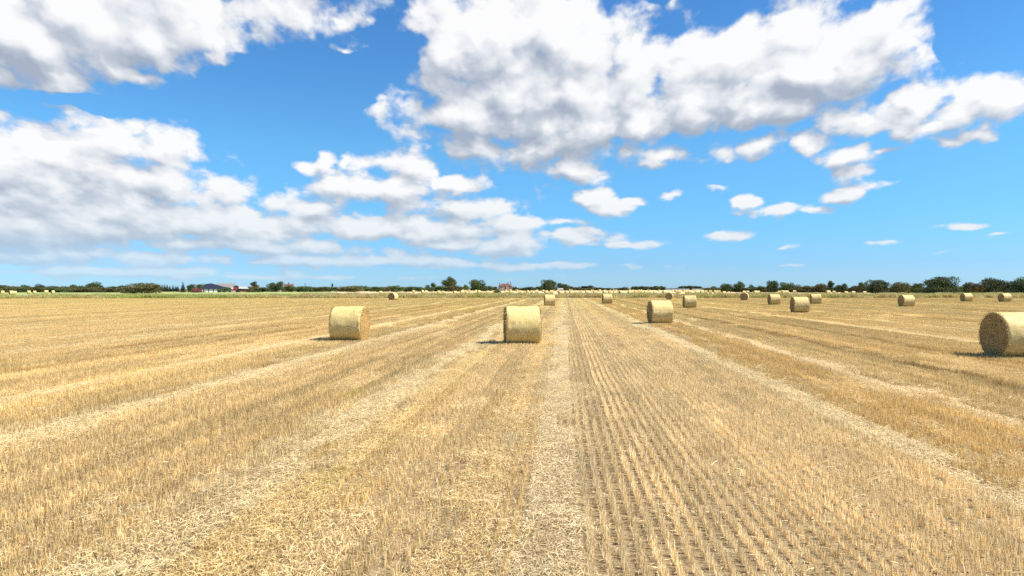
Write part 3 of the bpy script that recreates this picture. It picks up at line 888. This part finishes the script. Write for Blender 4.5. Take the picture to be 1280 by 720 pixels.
def tree(kind, px, top, wpx, d, label, group=None, cat='tree', name=None):
    global cnt; cnt += 1
    w, h, vs = KINDS[kind]; c, t = vs[cnt % len(vs)]
    Ht = H + (HY - top) / F * d; Wt = wpx / F * d
    r = empty(name or {'conifer': 'conifer_tree'}.get(kind, 'tree'), at(px, d), (cnt * 2.4) % 6.28, label=label, cat=cat, group=group)
    r.scale = (Wt / w, Wt / w, Ht / h)
    obj('crown', c, r); obj('trunk', t, r)
    return r

# left to right along the horizon
LH = 'trees in the far left hedge'
tree('dark', 5, 356.3, 22, 420, 'low round dark tree at the left picture edge', LH)
tree('olive', 17, 357.6, 18, 400, 'low olive bush right of the leftmost tree', LH, 'bush', 'bush')
tree('round', 29, 356.3, 18, 410, 'small domed green tree in the far left hedge', LH)
tree('dark', 50, 355.2, 16, 400, 'tallest dark tree of the far left hedge', LH)
tree('dark', 64, 357.5, 18, 410, 'low flat dark tree right of the tallest one at far left', LH)
tree('olive', 78, 358.0, 22, 390, 'olive bush at the middle of the far left hedge', LH, 'bush', 'bush')
tree('dark', 96, 356.0, 18, 420, 'dark tree left of the high dark dome', LH)
tree('dark', 117, 352.6, 24, 420, 'high dark domed tree left of the brown bushy one', LH)
tree('olive', 104, 360.0, 34, 380, 'long low olive bush below the high dark dome', LH, 'bush', 'bush')
tree('olive', 134, 359.5, 24, 380, 'olive bush between the high dark dome and the brown tree', LH, 'bush', 'bush')
tree('dark', 147, 357, 20, 430, 'dark tree just left of the brown bushy tree', LH)
tree('olive', 177, 353.8, 46, 300, 'wide olive brown bushy tree standing forward of the hedge at left')
tree('olive', 163, 358.5, 20, 310, 'low brown bush leaning on the left flank of the wide brown tree')
for i in range(11):
    tree('conifer', 189 + i * 3.4 + rt.uniform(-.6, .6), 355.0 + i * .25 + rt.uniform(-.5, .5), 5.2, 480, 'dark pointed conifer in the plantation right of the brown bushy tree', 'conifers of the far plantation')
tree('conifer', 228.5, 352.8, 7, 390, 'single grey green conifer left of the red trailer')
tree('dark', 239, 355.4, 12, 430, 'dark round tree behind the red trailer')
tree('round', 252, 355.0, 14, 440, 'green tree left of the black roofed barn')
tree('round', 281, 360.2, 15, 385, 'rounded bush in front of the right half of the black roofed barn', None, 'bush', 'bush')
tree('olive', 246, 364.0, 20, 375, 'low brown weeds and bush before the red trailer', None, 'bush', 'bush')
tree('tall', 317.5, 352.0, 9, 430, 'brownish upright tree right of the open shed')
tree('olive', 317, 358.5, 18, 400, 'dark scrub right of the open shed', None, 'bush', 'bush')
tree('dark', 328, 359, 20, 400, 'dark hedge tree left of the twin trees', None)
tree('round', 340, 353.4, 12, 440, 'left and smaller of the twin green trees by the cottage')
tree('dark', 349.5, 351.8, 12, 440, 'right and darker of the twin green trees by the cottage')
tree('conifer', 311, 357.5, 5, 470, 'small conifer showing behind the open shed roof')
HG2 = 'bushes of the hedge behind the left bale'
for i in range(24):
    px = 362 + i * 9.0 + rt.uniform(-2, 2)
    tree(rt.choice(['round', 'olive', 'light', 'round']), px, 357.8 + rt.uniform(-1.2, 1.2), rt.uniform(15, 24), rt.uniform(430, 520), 'rounded bush of the long green hedge behind the left bale', HG2, 'bush', 'bush')
tree('tall', 415.3, 354.2, 2.6, 500, 'thin dark spindly tree standing above the long green hedge')
tree('round', 534, 356.2, 7, 600, 'small dark tree above the hedge, left of the grey one')
tree('tall', 541, 353.4, 7.5, 600, 'small grey upright tree left of the tall domed tree')
tree('round', 561.5, 346.3, 19, 560, 'tall domed green tree, tallest left of the farmhouse')
tree('round', 582, 356, 9, 620, 'small tree between the two big domed trees')
tree('round', 597.5, 349.8, 24, 560, 'wide domed green tree just left of the farmhouse')
tree('dark', 610, 357.5, 14, 580, 'dark low tree on the right flank of the wide domed tree')
tree('dark', 574, 358, 12, 590, 'low dark bush right of the tall domed tree', None, 'bush', 'bush')
tree('round', 622, 361.2, 8.5, 260, 'small round dark green bush on the verge before the farmhouse', None, 'bush', 'bush')
tree('dark', 619, 358.3, 7, 720, 'dark tree behind the left corner of the farmhouse')
tree('olive', 643, 358.2, 8, 710, 'brown green tree against the right wall of the farmhouse')
tree('round', 657, 359.2, 14, 660, 'low green tree, left of the row beside the large round tree')
tree('dark', 664, 358.4, 16, 650, 'darker green tree in the middle of the row beside the large round tree')
tree('light', 674, 357.8, 11, 660, 'lighter green tree left of the large round tree')
tree('dark', 686.5, 349.8, 19.5, 560, 'large round dark tree right of the farmhouse')
tree('dark', 703, 354, 14, 640, 'blue green domed tree right of the large round tree')
for i, (px, tp) in enumerate(((714, 357.8), (722, 358.4), (730, 357.6), (735, 356.9), (741, 358.3), (748, 359.8), (773, 359.8), (782, 358.6))):
    tree(rt.choice(['dark', 'olive', 'tall']), px, tp, 10 + rt.uniform(0, 4), 820, 'small hazy tree in the far line between the large round tree and the dark woods', 'trees in the far line', 'tree')
for i in range(14):
    tree('dark', 791 + i * 2.9, 357.9 + rt.uniform(-.5, .5), 7, 900 + rt.uniform(-30, 60), 'dark tree of the flat topped left hand distant wood', 'trees of the left distant wood')
for i in range(9):
    tree('dark', 850 + i * 3.1, 358.1 - 1.0 * math.sin(i / 8 * math.pi) + rt.uniform(-.3, .3), 7, 1150, 'dark tree of the domed right hand distant wood', 'trees of the right distant wood')
for i in range(14):
    tree('dark', 826 + i * 5.0, 360.1 + rt.uniform(-.3, .2), 9, 1700, 'tree of the faint farthest tree line behind the greenhouse', 'trees of the farthest line')
RH = [
 ('dark', 893, 357.9, 9, 420, 'small dark tree at the left end of the right hand row'),
 ('round', 908, 354.6, 15, 400, 'domed tree second in the right hand row'),
 ('round', 924, 352.0, 14, 400, 'upright domed tree above the small end-on bale at right'),
 ('dark', 939.5, 355.8, 9, 410, 'small dark tree between domed trees above the left rear bale of the cluster'),
 ('olive', 951, 357.2, 12, 390, 'low olive tree left of the tall one behind the cluster of three'),
 ('dark', 966, 350.8, 15, 380, 'tall dark tree behind the left rear bale of the cluster of three'),
 ('light', 983, 353.0, 20, 375, 'broad sunlit green tree behind the foremost bale of the cluster'),
 ('olive', 1001, 356.2, 24, 370, 'low spreading hedge tree behind the right rear bale'),
 ('olive', 1024, 354.8, 20, 350, 'olive brown rounded tree left of the narrow dark one'),
 ('tall', 1038, 351.0, 10, 350, 'narrow upright dark tree at the right'),
 ('dark', 1052, 354.8, 13, 340, 'small round dark tree right of the narrow upright one'),
 ('olive', 1069, 357.2, 14, 330, 'low dark olive bush between two round trees'),
 ('round', 1079, 353.0, 14, 340, 'pointed green tree left of the big dark dome'),
 ('dark', 1098, 350.0, 26, 290, 'big dark domed tree left of the lone bale'),
 ('olive', 1125.5, 352.8, 24, 290, 'olive domed tree directly above the lone bale'),
 ('light', 1146, 354.2, 20, 300, 'lighter green sloping tree left of the largest dark tree'),
 ('light', 1148, 360.5, 14, 280, 'bright green bush at the foot of the sloping tree'),
 ('dark', 1175, 346.2, 38, 262, 'largest and darkest spreading tree at the right'),
 ('light', 1197, 358.0, 16, 300, 'bright green shrub in the gap right of the largest dark tree'),
 ('round', 1192, 357.0, 10, 310, 'small green tree against the right side of the largest dark tree'),
 ('olive', 1213, 353.0, 17, 290, 'brownish green tree with peaked top in the right hand row'),
 ('olive', 1226, 352.6, 15, 290, 'brownish green tree left of the next to last domed tree'),
 ('dark', 1245, 347.8, 28, 270, 'large domed tree next to last at the right'),
 ('dark', 1275, 347.0, 32, 265, 'large dark tree cut by the right picture edge'),
 ('olive', 1258, 356.0, 18, 275, 'dark bush between the last two large trees at the right'),
 ('dark', 1308, 349.0, 30, 270, 'dark tree just beyond the right picture edge'),
]
for k_, px, tp, w_, d_, lb in RH:
    isb = 'bush' in lb or 'shrub' in lb
    tree(k_, px, tp, w_, d_, lb, 'trees and bushes of the right hand row', 'bush' if isb else 'tree', 'bush' if isb else None)
for i in range(34):      # continuous undergrowth of that row
    px = 888 + i * 12.2 + rt.uniform(-3, 3)
    d_ = 400 - (px - 888) / 390 * 125
    tree(rt.choice(['olive', 'dark', 'round']), px, 359.0 + rt.uniform(-.8, 1.0), rt.uniform(14, 22), d_ + 12, 'low dark undergrowth bush at the foot of the right hand tree row', 'undergrowth of the right hand row', 'bush', 'bush')
for i in range(22):      # and of the far left one
    px = -4 + i * 8.6 + rt.uniform(-2, 2)
    if 160 < px < 192: continue
    tree(rt.choice(['olive', 'round', 'dark']), px, 359.2 + rt.uniform(-.8, .8), rt.uniform(13, 20), 395 + rt.uniform(-12, 12), 'low bush at the foot of the far left hedge', 'undergrowth of the far left hedge', 'bush', 'bush')
for i in range(30):      # between farmhouse trees
    px = 540 + i * 7.6 + rt.uniform(-2, 2)
    if 618 < px < 646: continue
    tree(rt.choice(['olive', 'dark']), px, 360.0 + rt.uniform(-.6, .5), rt.uniform(10, 15), 760 + rt.uniform(-30, 60), 'low distant hedge bush beside or behind the domed trees near the farmhouse', 'bushes of the distant middle hedge', 'bush', 'bush')

# ------------------------------------------------------------------ buildings
def plain(name, col, rough=.85, var=.12, scale=3.0, spec=.2):
    m, nt, b = new_mat(name, rough, spec)
    tcn = N(nt, 'ShaderNodeTexCoord')
    n_ = noise(nt, tcn.outputs['Object'], scale, 4, .65)
    lo = tuple(c * (1 - var * 2) for c in col); hi = tuple(min(1, c * (1 + var)) for c in col)
    L(nt, ramp(nt, n_, [(.35, lo), (.65, hi)]), b.inputs['Base Color'])
    return m
M_BRICK = plain('red_brick', (.30, .12, .08)); M_TILE = plain('red_roof_tiles', (.17, .085, .065)); M_CREAM = plain('cream_render', (.52, .43, .27))
M_SLATE = plain('black_roof_sheeting', (.022, .027, .045), .7); M_GREYROOF = plain('grey_roof_sheeting', (.24, .215, .18)); M_WHITE = plain('white_boards', (.72, .68, .62), .8, .06)
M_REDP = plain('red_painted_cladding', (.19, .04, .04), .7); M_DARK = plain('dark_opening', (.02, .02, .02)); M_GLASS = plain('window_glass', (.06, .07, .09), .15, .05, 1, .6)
M_PALE = plain('pale_roof_sheeting', (.42, .38, .34)); M_POLE = plain('weathered_pole', (.10, .085, .07)); M_TYRE = plain('tyre_rubber', (.03, .03, .03))
M_WFR = plain('white_frames', (.75, .75, .72), .6, .04)

def orient(px): return YAW - math.atan((px - CX) / F)

def gable(root, w, dp, he, hr, wall, roof, ridge_x=True, over=.3):
    """walls and roof of a gabled building, x along the front"""
    m = MB()
    if ridge_x:
        m.box(-w/2, w/2, 0, .2, 0, he).box(-w/2, w/2, dp - .2, dp, 0, he)
        for x_ in (-w/2, w/2 - .2):
            m.box(x_, x_ + .2, .2, dp - .2, 0, he)
            pts = [(x_, .2, he), (x_, dp - .2, he), (x_, dp/2, hr - .12)]
            m.poly(pts); m.poly([(p[0] + .2, p[1], p[2]) for p in pts][::-1])
        m.build('wall', wall, root)
        r = MB()
        r.solid([(-w/2 - over, -over, he - .05), (w/2 + over, -over, he - .05), (w/2 + over, dp/2, hr), (-w/2 - over, dp/2, hr)], .12)
        r.solid([(-w/2 - over, dp/2, hr), (w/2 + over, dp/2, hr), (w/2 + over, dp + over, he - .05), (-w/2 - over, dp + over, he - .05)], .12)
    else:
        m.box(-w/2, -w/2 + .2, .2, dp - .2, 0, he).box(w/2 - .2, w/2, .2, dp - .2, 0, he)
        for y_ in (0, dp - .2):
            m.box(-w/2, w/2, y_, y_ + .2, 0, he)
            pts = [(-w/2, y_, he), (w/2, y_, he), (0, y_, hr - .12)]
            m.poly(pts); m.poly([(p[0], p[1] + .2, p[2]) for p in pts][::-1])
        m.build('wall', wall, root)
        r = MB()
        r.solid([(-w/2 - over, -over, he - .08), (0, -over, hr), (0, dp + over, hr), (-w/2 - over, dp + over, he - .08)], .12)
        r.solid([(0, -over, hr), (w/2 + over, -over, he - .08), (w/2 + over, dp + over, he - .08), (0, dp + over, hr)], .12)
    return r.build('roof', roof, root)
def window(root, x, z, w=1.0, h=1.2, y=0.0, frame=None, n=None):
    fr = MB()
    fr.box(x - w/2, x + w/2, y - .05, y - .003, z, z + .1).box(x - w/2, x + w/2, y - .05, y - .003, z + h - .1, z + h)
    fr.box(x - w/2, x - w/2 + .1, y - .05, y - .003, z + .1, z + h - .1).box(x + w/2 - .1, x + w/2, y - .05, y - .003, z + .1, z + h - .1)
    f = fr.build('window', frame or M_WFR, root)
    MB().box(x - w/2 + .1, x + w/2 - .1, y - .03, y - .004, z + .1, z + h - .1).build('pane', M_GLASS, f)

# farmhouse, 640 m away
d = 690.0; k = d / F
r = empty('farmhouse', at(631.5, d), orient(631), label='red brick farmhouse with hipped red tiled roof and tall chimneys standing on the horizon', cat='farmhouse')
w = 17.0 * k; he = H + (361 - 357.6) * k; hr = H + (361 - 354.4) * k; dp = 9.0
m = MB(); m.box(-w/2, w/2, 0, .3, 0, he).box(-w/2, w/2, dp - .3, dp, 0, he).box(-w/2, -w/2 + .3, .3, dp - .3, 0, he).box(w/2 - .3, w/2, .3, dp - .3, 0, he)
m.build('wall', M_BRICK, r)
MB().box(.9, 3.4, -.6, 0, 0, he - .3).build('bay', M_CREAM, r)
MB().box(-3.6, -.6, -.06, -.003, .3, he - .6).build('render_panel', M_CREAM, r)
o_ = .4; mbr = MB()
A = [(-w/2 - o_, -o_, he), (w/2 + o_, -o_, he), (w/2 + o_, dp + o_, he), (-w/2 - o_, dp + o_, he)]; r0 = (-w * .22, dp/2, hr); r1 = (w * .22, dp/2, hr)
mbr.poly([A[0], A[1], r1, r0]); mbr.poly([A[1], A[2], r1]); mbr.poly([A[2], A[3], r0, r1]); mbr.poly([A[3], A[0], r0]); mbr.poly(A[::-1])
rf_ = mbr.build('roof', M_TILE, r)
for cx_, h_ in ((-w * .42, 1.2), (w * .20, 2.4), (w * .40, 2.8)):
    MB().box(cx_ - .35, cx_ + .35, dp/2 - .4, dp/2 + .4, he + .1, hr + h_ * .5 + .3).build('chimney', M_BRICK, rf_)
for x_ in (-5.4, -4.2, 4.6, 6.0):
    window(r, x_, he - 1.9, .9, 1.3); window(r, x_, .9, .9, 1.3)
for x_ in (-2.9, -1.4): window(r, x_, he - 2.1, .8, 1.2, -.06); window(r, x_, 1.0, .8, 1.2, -.06)
window(r, 2.1, he - 2.0, 1.2, 1.2, -.6); window(r, 2.1, 1.0, 1.2, 1.2, -.6)
MB().box(-.3, .6, -.05, -.003, 0, 2.1).build('door', M_DARK, r)

# black roofed barn, 400 m
d = 405.0; k = d / F
r = empty('barn', at(268, d), orient(268) , label='low barn with black roof, white walls and dark posts at the left of the farmyard', cat='barn')
w = 30 * k; he = H - .15; hr = H + (361 - 354.0) * k; dp = 12.0
m = MB(); m.box(-w/2, w/2, 0, .2, 0, he).box(-w/2, w/2, dp - .2, dp, 0, he).box(-w/2, -w/2 + .2, .2, dp - .2, 0, he).box(w/2 - .2, w/2, .2, dp - .2, 0, he)
m.build('wall', M_WHITE, r)
mr = MB(); o_ = .5; A = [(-w/2 - o_, -o_, he), (w/2 + 2.6, -o_, he), (w/2 + 2.6, dp + o_, he), (-w/2 - o_, dp + o_, he)]
r0 = (-w * .36, dp/2, hr - .5); rm = (-w * .12, dp / 2, hr)
mr.poly([A[0], A[1], rm, r0]); mr.poly([A[1], A[2], rm]); mr.poly([A[2], A[3], r0, rm]); mr.poly([A[3], A[0], r0]); mr.poly(A[::-1])
mr.build('roof', M_SLATE, r)
for i in range(5):
    x_ = -w/2 + 1.2 + i * 2.6
    MB().box(x_, x_ + .35, -.06, -.003, 0, he - .02).build('post', M_DARK, r)
MB().box(1.6, 3.6, -.05, -.003, 0, 1.8).build('door', M_DARK, r)
# grey roofed barn behind
r = empty('barn', at(282.5, 425), orient(282), label='barn with long grey sheet roof and white gable behind the black roofed one', cat='barn')
kk = 425 / F
rr_ = gable(r, 20 * kk, 10, H + (361 - 358.5) * kk, H + (361 - 354.2) * kk, M_WHITE, M_GREYROOF)
MB().box(2.5, 4.4, -.05, -.003, 0, 2.4).build('door', M_DARK, r)
window(r, -2.0, 1.5, 1.1, 1.0)
# red barn
r = empty('barn', at(295, 410), orient(295) + .15, label='small red clad barn with white sloping roof edge beside the grey roofed barn', cat='barn')
kk = 410 / F
gable(r, 12.5 * kk, 9, H + (361 - 359.6) * kk, H + (361 - 356.3) * kk, M_REDP, M_PALE, ridge_x=False)
MB().box(-2.8, -1.6, -.05, -.003, 1.9, 3.2).build('hatch', M_WFR, r)
MB().box(.2, 1.6, -.05, -.003, .2, 2.3).build('door', plain('faded_red_door', (.55, .16, .14)), r)
MB().box(-2.95, 2.95, -.12, -.06, 0, .9).build('plinth', plain('pinkish_block_base', (.52, .36, .30)), r)
# open shed
r = empty('shed', at(305.5, 408), orient(305), label='low open fronted shed with pale roof and dark inside next to the red barn', cat='shed')
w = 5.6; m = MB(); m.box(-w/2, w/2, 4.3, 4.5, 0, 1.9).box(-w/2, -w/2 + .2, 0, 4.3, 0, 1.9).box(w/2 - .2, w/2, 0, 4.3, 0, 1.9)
m.build('wall', M_DARK, r)  # shade of the shed interior put into the near-black wall colour
MB().box(-w/2 + .25, w/2 - .25, -.12, 0, 0, .85).build('front_boards', plain('reddish_boards', (.36, .16, .12)), r)
m = MB(); m.solid([(-w/2 - .4, -.6, 2.2), (w/2 + .4, -.6, 2.0), (w/2 + .4, 4.9, 3.0), (-w/2 - .4, 4.9, 3.6)], .12); m.build('roof', M_PALE, r)
for x_ in (-w/2 + .1, 0, w/2 - .1): MB().box(x_ - .08, x_ + .08, -.3, -.14, 0, 2.0).build('post', M_POLE, r)
# cottage by the twin trees
r = empty('cottage', at(361, 470), orient(361), label='cottage with red tiled roof and chimney half hidden by bushes right of the twin trees', cat='cottage')
kk = 470 / F
rr_ = gable(r, 11 * kk, 7, H + (361 - 358.6) * kk, H + (361 - 355.0) * kk, M_BRICK, M_TILE)
MB().box(-.5, .3, 3.1, 3.9, 4.4, 6.6).build('chimney', M_BRICK, rr_)
window(r, -1.8, 1.4); window(r, 1.8, 1.4)
# reddish cottage left of shed tree
r = empty('cottage', at(319, 455), orient(319), label='pinkish red house roof peeping from behind the brownish tree right of the shed', cat='cottage')
kk = 455 / F
gable(r, 9 * kk, 6, H + (361 - 359) * kk, H + (361 - 356.5) * kk, M_BRICK, M_TILE); window(r, -1.2, 1.2); window(r, 1.2, 1.2)
# tiny house by trees
r = empty('cottage', at(585, 700), orient(585), label='tiny pink white cottage between the two domed trees', cat='cottage')
gable(r, 4.2, 5, 2.6, 4.2, M_CREAM, M_TILE, ridge_x=False); window(r, -1.1, 1.0, .8, .9); window(r, 1.1, 1.0, .8, .9)
# low red roofed row
for px, w_, lb in ((758, 11.5, 'long low red roofed farm building left of the dark woods'), (779.5, 7.5, 'short red brown roofed farm building just left of the dark woods')):
    r = empty('farm_building', at(px, 860), orient(px), label=lb, cat='farm building')
    kk = 860 / F
    gable(r, w_ * kk, 8, 2.4, H + 1.1 * kk * .9 + .1, M_BRICK, M_TILE)
    for j in range(3): window(r, -2.5 + j * 2.5, 1.0, .9, .9)
# pale cottage right of the big round tree
r = empty('farm_building', at(700.5, 610), orient(700), label='small pinkish white outbuilding right below the large round tree', cat='farm building')
gable(r, 4.6, 5, 1.7, 2.6, M_WHITE, M_PALE); window(r, 0, .6, .8, .8)
# greenhouses
for px, w_, lb in ((846, 30, 'long low white greenhouse on the horizon right of the flat topped wood'), (879, 27, 'white greenhouse at the left end of the right hand tree row')):
    r = empty('greenhouse', at(px, 1080), orient(px), label=lb, cat='greenhouse')
    kk = 1080 / F; w = w_ * kk
    gable(r, w, 9, 1.3, 1.9, plain('pinkish_glazing_frames', (.50, .42, .38)), plain('dull_pale_roof', (.50, .47, .45)))
    for j in range(6):
        x_ = -w/2 + w * (j + .5) / 6
        MB().box(x_ - w/14, x_ + w/14, -.05, -.003, .3, 1.1).build('pane', plain('pale_glazing', (.45, .50, .50), .3) if j == 0 and px == 846 else bpy.data.materials['pale_glazing'], r)
# red trailer
r = empty('trailer', at(246.5, 395), orient(246) + .2, label='red farm trailer parked left of the black roofed barn', cat='trailer')
m = MB(); zz = .75
m.solid([(-2.4, -.0, zz), (2.4, 0, zz), (2.4, 2.2, zz), (-2.4, 2.2, zz)], .15)
m.poly([(-2.4, 0, zz), (2.4, 0, zz), (2.7, -.1, 2.0), (-2.8, -.1, 2.35)]); m.poly([(2.4, 2.2, zz), (-2.4, 2.2, zz), (-2.8, 2.3, 2.35), (2.7, 2.3, 2.0)])
m.poly([(2.4, 0, zz), (2.4, 2.2, zz), (2.7, 2.3, 2.0), (2.7, -.1, 2.0)]); m.poly([(-2.4, 2.2, zz), (-2.4, 0, zz), (-2.8, -.1, 2.35), (-2.8, 2.3, 2.35)])
m.build('body', M_REDP, r)
MB().tube((2.4, 1.1, .6), (3.8, 1.1, .45), .07, .05).build('drawbar', M_DARK, r)
for x_ in (-1.1, .3):
    for y_ in (-.15, 2.1):
        wh = MB().tube((x_, y_, .45), (x_, y_ + .28, .45), .45, .45, 16); wh.f.append(list(range(15, -1, -1)))
        wh.build('wheel', M_TYRE, r)
# utility poles
for px, tp, d_, lb in ((381.4, 353.8, 470, 'thin wooden utility pole above the hedge right of the cottage'), (1130.5, 357.0, 420, None)):
    if lb is None: continue
    r = empty('utility_pole', at(px, d_), orient(px), label=lb, cat='utility pole')
    ht = H + (HY - tp) / F * d_
    MB().tube((0, 0, 0), (0, 0, ht), .16, .11).build('post', M_POLE, r)
    MB().box(-.8, .8, -.2, -.09, ht - .6, ht - .45).build('crossarm', M_POLE, r)

S.cycles.use_denoising = False
S.cycles.max_bounces = 6
S.cycles.diffuse_bounces = 2
S.cycles.transmission_bounces = 3
S.cycles.use_adaptive_sampling = True
S.cycles.adaptive_threshold = 0.02
S.render.film_transparent = False
